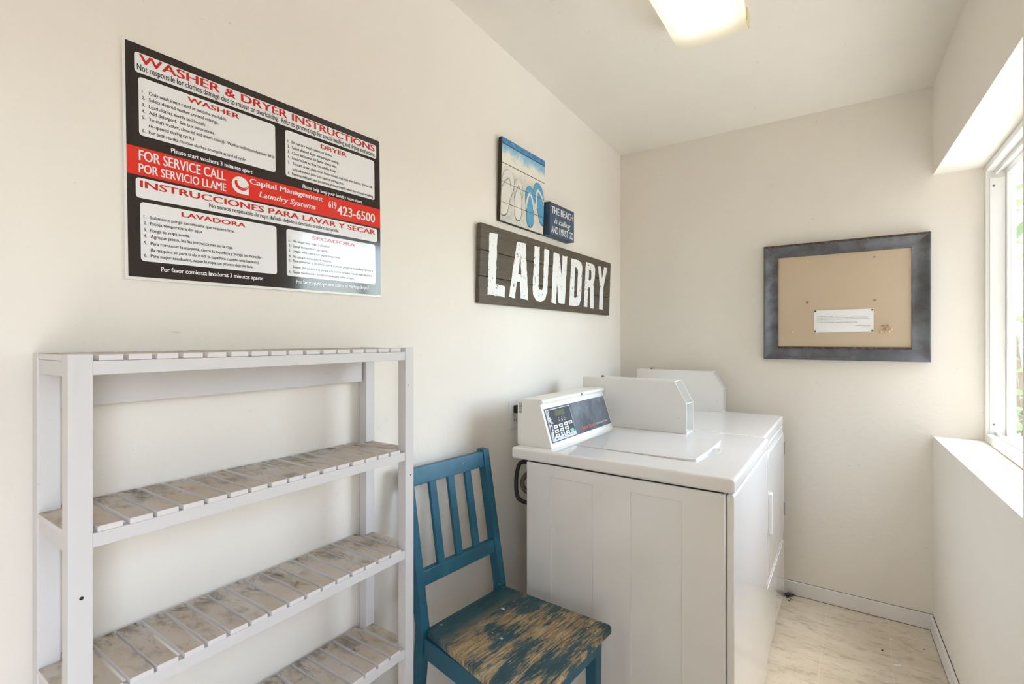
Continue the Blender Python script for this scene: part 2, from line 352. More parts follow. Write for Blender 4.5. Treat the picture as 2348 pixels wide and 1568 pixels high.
# ------------------------------------------------------------------ object helpers
def obj(name, bm, m, parent=None, smooth=None):
    """link bm as one mesh object; coordinates are those of the parent thing"""
    me = bpy.data.meshes.new(name); bm.to_mesh(me); bm.free(); me.materials.append(getattr(m, "m", m))
    if smooth is not None:
        for p in me.polygons: p.use_smooth = True
        me.set_sharp_from_angle(angle=R(smooth))
    o = bpy.data.objects.new(name, me); col.objects.link(o)
    if smooth is not None:
        wn_ = o.modifiers.new('weighted normals', 'WEIGHTED_NORMAL'); wn_.keep_sharp = True; wn_.weight = 100
    if parent is not None: o.parent = parent
    return o
def wobj(name, bm, m, parent, root, smooth=None):
    """same, with bm in world coordinates and root an unrotated thing"""
    bmesh.ops.translate(bm, vec=-Vector(root.location), verts=bm.verts)
    return obj(name, bm, m, parent, smooth)
def thing(name, label, cat, loc=(0, 0, 0), rz=0.0, group=None):
    o = bpy.data.objects.new(name, None); col.objects.link(o); o.empty_display_size = 0.1
    o.location = loc; o.rotation_euler = (0, 0, rz); o['label'] = label; o['category'] = cat
    if group: o['group'] = group
    return o
def tag(o, label, cat, group=None):
    o['label'] = label; o['category'] = cat
    if group: o['group'] = group
    return o
def struct(name, bm, m, smooth=None):
    o = obj(name, bm, m, None, smooth); o['kind'] = 'structure'; return o
def recentre(o, p):
    """move the origin of a single-mesh thing to p"""
    o.data.transform(Matrix.Translation(-Vector(p))); o.location = p; return o
def cut(o, cutter_bm):
    c = obj('tmp_cutter', cutter_bm, mGap); c.matrix_world = o.matrix_world if o.parent is None else o.parent.matrix_basis
    bpy.context.view_layer.update()
    for q in list(o.modifiers): q.show_viewport = False
    md = o.modifiers.new('cut', 'BOOLEAN'); md.object = c; md.operation = 'DIFFERENCE'; md.solver = 'EXACT'
    bpy.context.view_layer.update()
    me = bpy.data.meshes.new_from_object(o.evaluated_get(bpy.context.evaluated_depsgraph_get()))
    [o.modifiers.remove(q) for q in list(o.modifiers) if q.type == 'BOOLEAN']; old = o.data; o.data = me; me.name = o.name
    for q in o.modifiers: q.show_viewport = True
    bpy.data.meshes.remove(old); cm = c.data; bpy.data.objects.remove(c); bpy.data.meshes.remove(cm)

# ------------------------------------------------------------------ the room
D = 2.87; ZS = 0.864; ZT = 2.03; YF = -1.05
xr = lambda y: 1.470 + 0.031 * (D - y)
zl = lambda y: 2.424 + 0.043 * (D - y)
zr = lambda y: 2.422 + 0.018 * (D - y)
b = BM(); box(b, -0.12, 0, YF - 0.1, D + 0.1, -0.05, 2.75); struct('wall_left', b, mWall)
b = BM(); box(b, -0.12, 1.735, D, D + 0.12, -0.05, 2.75); struct('wall_back', b, mWall)
b = BM(); box(b, -0.1, 1.735, YF - 0.1, D + 0.1, -0.06, 0); struct('floor', b, mFloor)
b = BM(); hexa(b, [(-0.1, YF - .1, zl(YF - .1)), (1.735, YF - .1, zr(YF - .1)), (1.735, D + .1, zr(D + .1)), (-0.1, D + .1, zl(D + .1)),
                   (-0.1, YF - .1, 2.9), (1.735, YF - .1, 2.9), (1.735, D + .1, 2.9), (-0.1, D + .1, 2.9)]); struct('ceiling', b, mCeil)
YJ = 1.68; XO = 1.735; DY0, DY1 = -0.58, -0.06
b = BM()
prism(b, [(xr(D + .05), D + .05), (xr(DY1), DY1), (XO, DY1), (XO, D + .05)], 'z', -0.05, ZS)
prism(b, [(xr(D + .05), D + .05), (xr(YF), YF), (XO, YF), (XO, D + .05)], 'z', ZT, 2.75)
prism(b, [(xr(YJ), YJ), (xr(DY1), DY1), (XO, DY1), (XO, YJ)], 'z', ZS, ZT)
prism(b, [(xr(DY0), DY0), (xr(YF), YF), (XO, YF), (XO, DY0)], 'z', -0.05, ZT)
struct('wall_right', b, mWall)
b = BM(); box(b, -0.1, 1.735, YF - 0.1, YF, 0, 2.75); struct('wall_front', b, mWall)
b = BM(); jx = 1.555
for yy in (DY0, DY1 - .03): box(b, jx, XO + .012, yy, yy + .03, 0, ZT, .003)
box(b, jx, XO + .012, DY0 + .03, DY1 - .03, ZT - .03, ZT, .003)
struct('door_1', b, mBase)
b = BM(); box(b, 0.0, xr(D), D - 0.011, D, 0.0, 0.068, .003); struct('baseboard_back', b, mBase)
b = BM(); hexa(b, [(xr(D) - .011, D - .011, 0), (xr(D), D - .011, 0), (xr(DY1), DY1, 0), (xr(DY1) - .011, DY1, 0),
                   (xr(D) - .011, D - .011, .068), (xr(D), D - .011, .068), (xr(DY1), DY1, .068), (xr(DY1) - .011, DY1, .068)], .003); struct('baseboard_right', b, mBase)
b = BM(); box(b, 0.0, 0.011, YF, D - .012, 0.0, 0.068, .003); struct('baseboard_left', b, mBase)
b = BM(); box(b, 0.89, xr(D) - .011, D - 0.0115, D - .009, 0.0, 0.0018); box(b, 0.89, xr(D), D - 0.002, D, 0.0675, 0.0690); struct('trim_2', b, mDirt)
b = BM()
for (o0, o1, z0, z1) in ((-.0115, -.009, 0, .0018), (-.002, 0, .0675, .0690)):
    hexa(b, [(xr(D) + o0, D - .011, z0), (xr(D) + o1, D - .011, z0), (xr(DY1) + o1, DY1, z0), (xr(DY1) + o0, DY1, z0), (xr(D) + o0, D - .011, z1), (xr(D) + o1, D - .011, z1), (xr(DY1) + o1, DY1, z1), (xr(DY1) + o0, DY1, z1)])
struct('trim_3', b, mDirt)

# window: outer frame, track, sash with glass
wx = 1.637; wy0, wy1 = YJ, D
win = BM()
f = 0.026
box(win, wx, wx + .062, wy1 - f, wy1, ZS, ZT, .003); box(win, wx, wx + .062, wy0, wy0 + f, ZS, ZT, .003)
box(win, wx, wx + .062, wy0 + f, wy1 - f, ZT - f, ZT, .003); box(win, wx, wx + .062, wy0 + f, wy1 - f, ZS, ZS + .034, .003)
wn = struct('window_1', win, mVinyl)
b = BM()
box(b, wx + .012, wx + .060, wy1 - f - .006, wy1 - f, ZS + .034, ZT - f - .03, .002)          # jamb insert, short of the head
box(b, wx + .028, wx + .034, wy0 + f, wy1 - f - .006, ZS + .034, ZS + .046, .001)
box(b, wx + .028, wx + .034, wy0 + f, wy1 - f - .006, ZT - f - .018, ZT - f, .001)
obj('sash_track', b, mVinyl, wn)
b = BM(); s0 = wx + .0615; s1 = wx + .0875; st = .040; ym = 2.27
for (ya, yb) in ((ym, wy1),):
    box(b, s0, s1, yb - st, yb, ZS, ZT, .003); box(b, s0, s1, ya, ya + st, ZS, ZT, .003)
    box(b, s0, s1, ya + st, yb - st, ZS, ZS + .05, .003); box(b, s0, s1, ya + st, yb - st, ZT - .05, ZT, .003)
sash = obj('window_sash', b, mVinyl, wn)
b = BM(); box(b, s0 + .011, s0 + .015, ym + st, wy1 - st, ZS + .05, ZT - .05); obj('glass_pane', b, mGlass, sash)
b = BM(); s2 = wx + .036; s3 = wx + .060
box(b, s2, s3, wy0 + f, wy0 + f + st, ZS + .034, ZT - f, .003); box(b, s2, s3, ym - .02, ym + st - .02, ZS + .034, ZT - f, .003)
box(b, s2, s3, wy0 + f + st, ym - .02, ZS + .034, ZS + .08, .003); box(b, s2, s3, wy0 + f + st, ym - .02, ZT - f - .045, ZT - f, .003)
sash2 = obj('window_sash', b, mVinyl, wn)
b = BM(); box(b, s2 + .010, s2 + .014, wy0 + f + st, ym - .02, ZS + .08, ZT - f - .045); obj('glass_pane', b, mGlass, sash2)
for zz_ in (ZS + .075, ZT - .09):
    b = BM(); lathe(b, [(.0042, 0), (.0042, .0015), (.002, .0022)], 12, Matrix.Translation((wx + .024, wy1 - f - .006, zz_)) @ Matrix.Rotation(R(90), 4, 'X')); obj('screw', b, mSteel, wn)
# outside: added sun patch cutter, ground, added sky blocker and shrub
b = BM()
prism(b, [(1.74, 2.68), (1.934, 2.531), (1.965, 2.53), (1.965, 1.61), (1.74, 1.61)], 'z', 2.60, 2.66); struct('sun_cutter_eave', b, mSunCutter)  # unseen overhang, outline cut to shape the sun patch on the sill
b = BM(); box(b, 1.745, 5.5, 1.50, 1.62, -0.07, 3.6, .004); struct('exterior_sky_blocker', b, mSkyBlock)  # unseen dark slab added to keep sky light off the window recess
b = BM(); box(b, -5, 9, -9, 12, -0.16, -0.07); struct('exterior_ground', b, mConc)

sh = thing('garden_shrub', 'leafy green shrub standing outside the window', 'plant', (2.25, 4.9, -0.07))
b = BM()
for k in range(5):
    a = k * 1.26; tube(b, [(0.03 * math.cos(a), 0.03 * math.sin(a), 0), (0.10 * math.cos(a), 0.10 * math.sin(a), 0.9), (0.28 * math.cos(a), 0.28 * math.sin(a), 2.0)], 0.016, 6)
obj('stem', b, mBark, sh)
b = BM(); rnd = random.Random(3)
for k in range(420):
    a = rnd.uniform(0, 6.283); rr = 0.62 * math.sqrt(rnd.random()); zc = rnd.uniform(0.35, 2.6)
    rr *= 1.0 - 0.45 * abs(zc - 1.6) / 1.2
    c = Vector((rr * math.cos(a), rr * math.sin(a), zc)); L = rnd.uniform(0.08, 0.17); W = L * 0.24
    mt = Matrix.Translation(c) @ Matrix.Rotation(rnd.uniform(0, 6.283), 4, 'Z') @ Matrix.Rotation(rnd.uniform(-0.9, 0.9), 4, 'Y') @ Matrix.Rotation(rnd.uniform(-0.8, 0.8), 4, 'X')
    pr = [(0, 0), (.3, .8), (.6, 1), (.85, .6), (1, 0)]
    vs = [b.verts.new(mt @ Vector((L * q[0], 0, -0.12 * L * q[0] ** 2))) for q in pr]
    lf = [b.verts.new(mt @ Vector((L * q[0], W * q[1], 0.10 * W - 0.12 * L * q[0] ** 2))) for q in pr[1:-1]]
    rt = [b.verts.new(mt @ Vector((L * q[0], -W * q[1], 0.10 * W - 0.12 * L * q[0] ** 2))) for q in pr[1:-1]]
    for sd_ in (lf, rt):
        b.faces.new((vs[0], vs[1], sd_[0])); b.faces.new((vs[1], vs[2], sd_[1], sd_[0])); b.faces.new((vs[2], vs[3], sd_[2], sd_[1])); b.faces.new((vs[3], vs[4], sd_[2]))
obj('foliage', b, mLeaf, sh)['kind'] = 'stuff'

# ------------------------------------------------------------------ ceiling light
fz = zl(1.27) - 0.006
lt = thing('ceiling_light', 'long fluorescent ceiling light with yellowed wraparound diffuser', 'light', (0.753, 1.27, 2.472))
fx0, fx1, fy0, fy1 = -0.119, 0.119, -0.61, 0.606
b = BM(); prism(b, [(-.085, -.028), (.085, -.028), (.105, -.006), (.105, .03), (-.105, .03), (-.105, -.006)], 'y', fy0 + .004, fy1 - .004, .002); obj('light_housing', b, mLampTin, lt)
b = BM(); prof = []
for k in range(13):
    t_ = -1 + 2 * k / 12; prof.append((t_ * .119, -.092 - .006 * (1 - t_ * t_)))
prof = [(-.112, -.012), (-.117, -.05)] + prof + [(.117, -.05), (.112, -.012)]
vs = [[b.verts.new((p[0], y, p[1])) for p in prof] for y in (fy0, fy1)]
for i in range(len(prof) - 1): b.faces.new((vs[0][i], vs[0][i + 1], vs[1][i + 1], vs[1][i]))
b.faces.new(vs[0]); b.faces.new(vs[1][::-1]); bmesh.ops.recalc_face_normals(b, faces=b.faces)
obj('diffuser', b, mDiff, lt, 35)
b = BM(); box(b, .1185, .124, fy1 - .055, fy1 + .002, -.094, -.050, .002); obj('corner_clip', b, mYellow, lt)
for sx in (-.055, .055):
    b = BM(); lathe(b, [(.011, fy0 + .02), (.0125, fy0 + .03), (.0125, fy1 - .085), (.011, fy1 - .075)], 14, Matrix.Translation((sx, 0, -.055)) @ Matrix.Rotation(R(-90), 4, 'X'))
    obj('fluorescent_tube', b, mTube, lt, 40)

# ------------------------------------------------------------------ shelf unit
rk = thing('shelf_unit', 'tall white painted wooden shelf unit with grubby slatted shelves against the left wall', 'shelf', (0.2, 0.2293, 0), -R(90) + 0.0108 + R(180))
# local axes: X = along the wall (away from camera), Y = towards the wall
RL, RD, PW, PE = 0.7126, 0.1843, 0.0302, 0.0279
for (x0, y0) in ((0, 0), (RL - PW, 0), (0, RD - PE), (RL - PW, RD - PE)):
    b = BM(); box(b, x0, x0 + PW, y0, y0 + PE, 0, 1.275, .002); obj('post', b, mShelf, rk)
for i, zt in enumerate((1.264, 0.998, 0.738, 0.477)):
    b = BM(); box(b, PW, RL - PW, .0015, .019, zt - .022, zt, .0015); obj('front_rail', b, mShelf, rk)
    b = BM(); box(b, PW, RL - PW, RD - .019, RD - .0015, zt - .022, zt, .0015); obj('back_rail', b, mShelf, rk)
    for x0 in (.002, RL - PW + .002):
        b = BM(); top = 1.2745 if i == 0 else zt
        box(b, x0, x0 + PW - .004, PE, RD - PE, zt - .024, zt, .0015); obj('side_rail', b, mShelf, rk)
    for k in range(18):
        u0 = -.003 + .0397 * k + random.uniform(-.0012, .0012); u1 = u0 + .0325 + random.uniform(-.0008, .0012)
        end = k in (0, 17); u0 = max(u0, .0005); u1 = min(u1, RL - .0005)
        ya = PE + .001 if end else random.uniform(-.0015, .0012); yb = RD - PE - .001 if end else RD - .002 - random.uniform(0, .002)
        if k == 16: u1 = min(u1, RL - PW - .001)
        if k == 1: u0 = max(u0, PW + .001)
        b = BM(); box(b, u0, u1, ya, yb, zt + .0003, zt + .0100, .0016)
        o = obj('slat', b, mSlat, rk)
b = BM(); box(b, PW, RL - PW - .004, RD - .018, RD - .002, 1.178, 1.240, .001); obj('back_board', b, mShelf, rk)
for (x0, z0, s) in ((.016, .905, .0028), (RL - .012, .935, .0018), (RL - .020, 1.175, .0014)):
    b = BM(); lathe(b, [(s, 0), (s, .0006)], 8, Matrix.Translation((x0, .0003, z0)) @ Matrix.Rotation(R(90), 4, 'X')); obj('nail_hole', b, mGap, rk)

# ------------------------------------------------------------------ blue chair
ch = thing('dining_chair', 'blue painted wooden chair with a worn bare seat beside the washing machine', 'chair', (0.165, 1.21, 0), R(-6))
xf = lambda z: -0.004 - 0.082 * (z - .45) / .457
b = BM(); prism(b, [(0.0, -.171), (.010, -.173), (.395, -.2256), (.412, -.221), (.400, .192), (.388, .200), (.0, .171)], 'z', .430, .45, .004); obj('seat', b, mSeat, ch, 40)
for s in (-1, 1):
    y0, y1 = (.155, .183) if s > 0 else (-.185, -.157)
    b = BM(); prism(b, [(xf(.45) - .036, .43), (-.048 - .034, 0), (-.048, 0), (xf(.45), .43), (xf(.45), .45), (xf(.907), .907), (xf(.907) - .034, .907), (xf(.45) - .036, .45)], 'y', y0, y1, .003)
    obj('back_post', b, mBlue, ch, 40)
def slant(dst, y0, y1, z0, z1, off, t, r=.003):
    prism(dst, [(xf(z0) - off - t, z0), (xf(z0) - off, z0), (xf(z1) - off, z1), (xf(z1) - off - t, z1)], 'y', y0, y1, r)
b = BM(); slant(b, -.157, .155, .849, .9, .004, .02); obj('top_rail', b, mBlue, ch)
b = BM(); slant(b, -.157, .155, .563, .605, .004, .02); obj('lower_rail', b, mBlue, ch)
for yc in (-.079, -.001, .077):
    b = BM(); slant(b, yc - .0135, yc + .0135, .603, .851, .008, .012, .002); obj('back_slat', b, mBlue, ch)
for y0, xe in ((-.212, .384), (.150, .372)):
    b = BM(); y1 = y0 + .036
    hexa(b, [(xe - .033, y0 + .004, 0), (xe - .004, y0 + .004, 0), (xe - .004, y1 - .004, 0), (xe - .033, y1 - .004, 0), (xe - .038, y0, .4298), (xe, y0, .4298), (xe, y1, .4298), (xe - .038, y1, .4298)], .003); obj('front_leg', b, mBlue, ch)
b = BM(); prism(b, [(.366, -.176), (.384, -.176), (.372, .150), (.354, .150)], 'z', .370, .4298, .002); obj('front_apron', b, mBlue, ch)
b = BM(); prism(b, [(-.006, -.180), (-.006, -.160), (.346, -.190), (.346, -.210)], 'z', .372, .4298, .002); obj('side_apron', b, mBlue, ch)
b = BM(); prism(b, [(-.006, .180), (-.006, .160), (.334, .165), (.334, .184)], 'z', .372, .4298, .002); obj('side_apron', b, mBlue, ch)
b = BM(); box(b, -.034, -.016, -.157, .155, .372, .4298, .002); obj('back_apron', b, mBlue, ch)

# ------------------------------------------------------------------ washing machine
ZT0 = 0.914
wm = thing('washing_machine', 'white coin operated top loading washing machine with grey control panel beside the blue chair', 'washing machine', (0.55, 1.79, 0))
b = BM(); box(b, .226, .8785, 1.452, 2.125, .012, .868, .003)
cab = wobj('cabinet', b, mEnamel, wm, wm)
c = BM()
for (xa, xb, zt) in ((.322, .479, .829), (.605, .761, .827)): box(c, xa - .55, xb - .55, 1.40 - 1.79, 1.4565 - 1.79, .10, zt, .0028)
cut(cab, c)
b = BM(); box(b, .8800, .901, 1.452, 2.127, .012, .868, .006, 3); wobj('front_panel', b, mEnamel, wm, wm, 40)
b = BM(); box(b, .232, .872, 1.458, 2.118, .866, .8745); wobj('top_seal', b, mGap, wm, wm)
b = BM(); box(b, .166, .9035, 1.444, 2.131, .873, ZT0, .011, 4)
dk = wobj('top_deck', b, mEnamel, wm, wm, 40)
c = BM(); bmesh.ops.create_uvsphere(c, u_segments=24, v_segments=12, radius=1)
bmesh.ops.transform(c, matrix=Matrix.Translation((.772 - .55, 1.768 - 1.79, .9165)) @ Matrix.Diagonal((.032, .060, .014, 1)), verts=c.verts); cut(dk, c)
for p in dk.data.polygons: p.use_smooth = True
dk.data.set_sharp_from_angle(angle=R(35))
b = BM()
lip = [(.345, 1.590), (.752, 1.590), (.764, 1.600), (.770, 1.70), (.771, 1.768), (.771, 1.84), (.767, 1.945), (.758, 1.953), (.345, 1.953)]
v0 = [b.verts.new((x, y, ZT0 + .0006)) for x, y in lip]; hts = [.0010, .0062, .0080, .0095, .0100, .0095, .0080, .0062, .0010]
v1 = [b.verts.new((x, y, ZT0 + h)) for (x, y), h in zip(lip, hts)]
n = len(lip); b.faces.new(v0[::-1]); b.faces.new(v1)
for i in range(n): b.faces.new((v0[i], v0[(i + 1) % n], v1[(i + 1) % n], v1[i]))
bmesh.ops.recalc_face_normals(b, faces=b.faces); bev(b, .0012, 2, lambda e: all(v.co.z > ZT0 + .004 for v in e.verts))
wobj('lid', b, mEnamel, wm, wm, 40)
# console: slanted control head
def slope(v, off=0.0):      # point on the slanted face, v = height along it
    t_ = v / .1573; return (.3065 - .0475 * t_ + off * .954, ZT0 + .15 * t_ + off * .302)
b = BM(); prism(b, [(.162, ZT0 - .0005), (.3065, ZT0 - .0005), (.2595, 1.063), (.2695, 1.0725), (.2655, 1.081), (.252, 1.0835), (.172, 1.080), (.162, 1.074)], 'y', 1.490, 2.028, .003, 2)
con = wobj('control_console', b, mConsole, wm, wm, 40)
def film(name, y0, y1, v0, v1, off, m, parent, r=.002):
    """thin plate lying on the slanted console face"""
    pts = rrect(y0, y1, v0, v1, r, 3); b = BM(); a0, c0 = slope(0), slope(1.0)
    sh_ = []
    for o_ in (off - .0008, off): sh_.append([b.verts.new((slope(q[1], o_)[0], q[0], slope(q[1], o_)[1])) for q in pts])
    n_ = len(pts); b.faces.new(sh_[0][::-1]); b.faces.new(sh_[1])
    for i in range(n_): b.faces.new((sh_[0][i], sh_[0][(i + 1) % n_], sh_[1][(i + 1) % n_], sh_[1][i]))
    bmesh.ops.recalc_face_normals(b, faces=b.faces); return wobj(name, b, m, parent, wm)
pan = film('control_panel', 1.502, 2.016, .017, .140, .0012, mPanel, con)
KY0, KY1, KV0, KV1 = 1.509, 1.690, .021, .135
film('keypad_border', KY0, KY1, KV0, KV1, .0018, mWhiteLine, con)
film('keypad', KY0 + .002, KY1 - .002, KV0 + .002, KV1 - .002, .0022, mKeyW, con)
film('keypad_face', KY0 + .022, KY1 - .003, KV0 + .014, KV1 - .003, .0026, mKey, con)
ky = lambda a: KY0 + a * (KY1 - KY0)
kv = lambda q: KV1 - q * (KV1 - KV0)
film('display', ky(.32), ky(.72), kv(.25), kv(.07), .0031, mLcd, con)
SF = Matrix.Translation((.3065, 0, ZT0)) @ Matrix(((0, -.0475 / .1573, .954, 0), (1, 0, 0, 0), (0, .954, .302, 0), (0, 0, 0, 1)))
def on_slope(bm_, name, m, off, parent=con): 
    bmesh.ops.transform(bm_, matrix=SF @ Matrix.Translation((0, 0, off)), verts=bm_.verts); return wobj(name, bm_, m, parent, wm)
for a, q, gm in ((.225, .57, 0), (.435, .568, 0), (.647, .562, 0), (.85, .552, 0), (.222, .715, 0), (.434, .708, 0), (.647, .697, 0), (.214, .852, 0), (.429, .838, 0), (.641, .828, 0), (.842, .818, 1)):
    o = film('button', ky(a - .077), ky(a + .077), kv(q + .052), kv(q - .052), .0036, mGreen if gm else mButton, con, .002)
    if gm: o['label'] = 'green start button'
for a, q in ((.225, .57), (.435, .568), (.647, .562), (.85, .552), (.222, .715), (.434, .708), (.647, .697), (.214, .852), (.429, .838), (.641, .828)):
    b = BM()
    for k, ww in ((0.012, .075), (-.014, .055)): shape(b, [rrect(ky(a - ww / 2), ky(a + ww / 2), kv(q + k) - .0011, kv(q + k) + .0011, .0008, 2)], Matrix())
    on_slope(b, 'button_print', mInkK, .0039)
b = BM()
for a in (.43, .54, .65):
    for q, ww, hh in ((.325, .022, .0024), (.375, .05, .0016), (.425, .05, .0026)): shape(b, [rrect(ky(a - ww / 2), ky(a + ww / 2), kv(q) - hh / 2, kv(q) + hh / 2, .0006, 2)], Matrix())
on_slope(b, 'indicator_print', mWhiteLine, .0031)
b = BM()
for q, ww in ((.33, .02), (.37, .04), (.42, .06), (.45, .08)): shape(b, [rrect(ky(.135 - ww / 2), ky(.135 + ww / 2), kv(q) - .0009, kv(q) + .0009, .0006, 2)], Matrix())
on_slope(b, 'indicator_print', mWhiteLine, .0031)
b = BM(); text(b, 'Speed Queen', 1.742, 1.868, .030, .0125, Matrix(), .012); on_slope(b, 'red_lettering', mRedPrint, .0017)
b = BM(); text(b, 'Commercial Washer', 1.876, 1.990, .0315, .0085, Matrix(), .0); on_slope(b, 'white_lettering', mWhiteLine, .0017)
b = BM(); bmesh.ops.create_uvsphere(b, u_segments=12, v_segments=8, radius=.0058); bmesh.ops.transform(b, matrix=Matrix.Translation((.2655, 1.800, 1.0745)) @ Matrix.Diagonal((.8, 1, 1, 1)), verts=b.verts); o = wobj('console_button', b, mPinBlue, con, wm, 60); o['label'] = 'small dark blue round stud'
b = BM()
for k in range(9):
    for c_ in (0, 1): box(b, .170 + c_ * .0065, .1742 + c_ * .0065, 1.4887, 1.4898, 1.030 + .0042 * k, 1.0325 + .0042 * k)
wobj('rating_print', b, mPaperInk, con, wm)
# coin meter housing: sheet metal case open at its chamfered front
def meter(parent, root, y0, y1, zb):
    t_ = .0022; X0, XA, XB = .160, .572, .621; Zt = zb + .2105; Zm = zb + .121
    outer = [(X0, zb), (XB, zb), (XB, Zm), (XA, Zt), (X0, Zt)]
    bb = BM(); n_ = .030
    for (ya, yb) in ((y0, y0 + t_), (y1 - t_, y1)): prism(bb, outer, 'y', ya, yb)
    box(bb, X0, XA, y0 + t_, y1 - t_, Zt - t_, Zt); box(bb, X0, XB, y0 + t_, y1 - t_, zb, zb + t_); box(bb, X0, X0 + t_, y0 + t_, y1 - t_, zb + t_, Zt - t_)
    box(bb, XB - .095, XB - .001, y0 + t_, y1 - t_, Zm - .0022, Zm)                        # divider at the bend
    box(bb, XB - .095, XB - .093, y0 + t_, y1 - t_, zb + t_, Zm - .0022)                    # closed recess behind lower mouth
    prism(bb, [(XA - .085, Zt - t_), (XA - .083, Zt - t_), (XB - .093, Zm), (XB - .095, Zm)], 'y', y0 + t_, y1 - t_)
    hs_ = wobj('coin_meter_housing', bb, mPowder, parent, root)
    bb = BM(); box(bb, XB - .093, XB - .092, y0 + t_, y1 - t_, zb + .038, zb + .040); wobj('recess_seam', bb, mGap, hs_, root)
    bb = BM(); prism(bb, rrect(X0 + .030, X0 + .068, Zt - .037, Zt - .031, .0028, 4), 'y', y0 - .0009, y0 + .0001); wobj('embossed_slot', bb, mPowder, hs_, root)
    bb = BM(); lathe(bb, [(.0075, 0), (.0075, .005), (.004, .008)], 14, Matrix.Translation((X0 + .075, (y0 + y1) / 2, Zt))); wobj('lock', bb, mSteel, hs_, root, 40)
    bb = BM(); lathe(bb, [(.0016, 0), (.0016, .0006)], 10, Matrix.Translation((XB - .030, y0, zb + .060)) @ Matrix.Rotation(R(90), 4, 'X')); wobj('rivet', bb, mSteel, hs_, root)
    return hs_
meter(wm, wm, 2.030, 2.130, ZT0 + .0006)
b = BM(); box(b, .300, .600, 2.0315, 2.128, ZT0 - .0005, ZT0 + .0006); wobj('meter_gasket', b, mGap, wm, wm)

# ------------------------------------------------------------------ dryer
dr = thing('clothes_dryer', 'white clothes dryer with meter case on top next to the back wall', 'dryer', (0.53, 2.46, 0))
ZD = ZT0 + .001
b = BM(); box(b, .226, .868, 2.138, 2.783, .012, .872, .003); wobj('cabinet', b, mEnamel, dr, dr)
b = BM(); box(b, .8685, .889, 2.138, 2.783, .012, .868, .005, 3); wobj('front_panel', b, mEnamel, dr, dr, 40)
b = BM(); box(b, .166, .890, 2.136, 2.785, .8725, ZD, .009, 4); wobj('top_deck', b, mEnamel, dr, dr, 40)
b = BM(); prism(b, rrect(2.195, 2.768, .345, .835, .02, 4), 'x', .8893, .8945, .0015)
dd = wobj('door', b, mEnamel, dr, dr, 40)
b = BM(); prism(b, [(.8946, 2.205), (.908, 2.210), (.908, 2.240), (.8946, 2.252)], 'z', .512, .676, .004, 3); wobj('door_handle', b, mEnamel, dd, dr, 40)
for za in (.785, .482):
    b = BM(); box(b, .887, .8965, 2.7835, 2.789, za - .063, za, .001); wobj('hinge', b, mSteel, dd, dr)
b = BM(); box(b, .8893, .8935, 2.145, 2.778, .030, .300, .0025); wobj('lower_panel', b, mEnamel, dr, dr, 40)
meter(dr, dr, 2.727, 2.784, ZD + .0004)
b = BM(); prism(b, [(.162, ZD - .0003), (.29, ZD - .0003), (.243, 1.050), (.172, 1.060), (.162, 1.05)], 'y', 2.18, 2.70, .003); wobj('control_console', b, mConsole, dr, dr, 40)

# cord and hose behind the washer
b = BM(); tube(b, [(.2195, 1.505, .835), (.200, 1.497, .852), (.172, 1.492, .845), (.158, 1.490, .80), (.157, 1.490, .745), (.168, 1.492, .715), (.20, 1.50, .705), (.2175, 1.51, .712)], .0075); pc = wobj('power_cord', b, mCable, wm, wm, 60)
b = BM(); tube(b, [(.213, 1.515, .735), (.206, 1.512, .60), (.204, 1.512, .45), (.206, 1.515, .25), (.212, 1.52, .012)], .0075); wobj('hanging_length', b, mCable, pc, wm, 60)
b = BM(); tube(b, [(.2165, 1.52, .825), (.190, 1.513, .806), (.170, 1.51, .775), (.180, 1.512, .745), (.2165, 1.52, .728)], .0085); wobj('drain_hose', b, mHose, wm, wm, 60)

# outlet
ol = thing('wall_outlet', 'white electrical outlet plate on left wall behind the washer console', 'outlet', (0, 1.705, .982))
b = BM(); box(b, 0.0, .0055, 1.668, 1.742, .924, 1.040, .002); wobj('plate', b, mPlate, ol, ol)
for zc in (1.003, .958):
    b = BM(); prism(b, rrect(1.689, 1.721, zc - .016, zc + .016, .008, 4), 'x', .0056, .0075); s_ = wobj('socket', b, mPlate, ol, ol)
    b = BM()
    for yy in (1.698, 1.711): box(b, .0074, .0078, yy - .0012, yy + .0012, zc - .004, zc + .006)
    wobj('slots', b, mGap, s_, ol)
b = BM(); box(b, .0079, .034, 1.690, 1.722, .990, 1.022, .004); tube(b, [(.03, 1.706, .992), (.032, 1.706, .960), (.03, 1.706, .86)], .004)
tag(recentre(obj('power_plug', b, mCable), (.008, 1.706, 1.0)), 'black plug in the upper socket of the wall outlet', 'plug')

# ------------------------------------------------------------------ instruction sign (local: x out of the wall, y right, z up)
sg = thing('instruction_sign', 'large black white and red washer and dryer instruction sign on the left wall', 'sign', (0.0004, .3615, 1.414)); sg.rotation_euler = (0.0127, 0, 0)
b = BM(); box(b, 0, .004, 0, .6315, 0, .469, .0008); obj('backing_board', b, mSignW, sg)
T = lambda off: Matrix.Translation((off, 0, 0)) @ LEFT
b = BM(); shape(b, [rrect(.0046, .6290, .0062, .4640, .001, 2)], T(.0043)); obj('black_print', b, mSignK, sg)
b = BM(); shape(b, [rrect(.0046, .6290, .2065, .2620, .0005, 2)], T(.0046)); obj('red_band', b, mSignR, sg)
for q in ((.0192, .6162, .4082, .4478), (.0255, .3050, .2862, .4007), (.3310, .6086, .2853, .3998), (.0186, .6162, .1622, .2018), (.0255, .3055, .0381, .1547), (.3310, .6086, .0373, .1538)):
    b = BM(); shape(b, [rrect(*q, .006, 5)], T(.0046)); obj('white_panel', b, mSignP, sg)
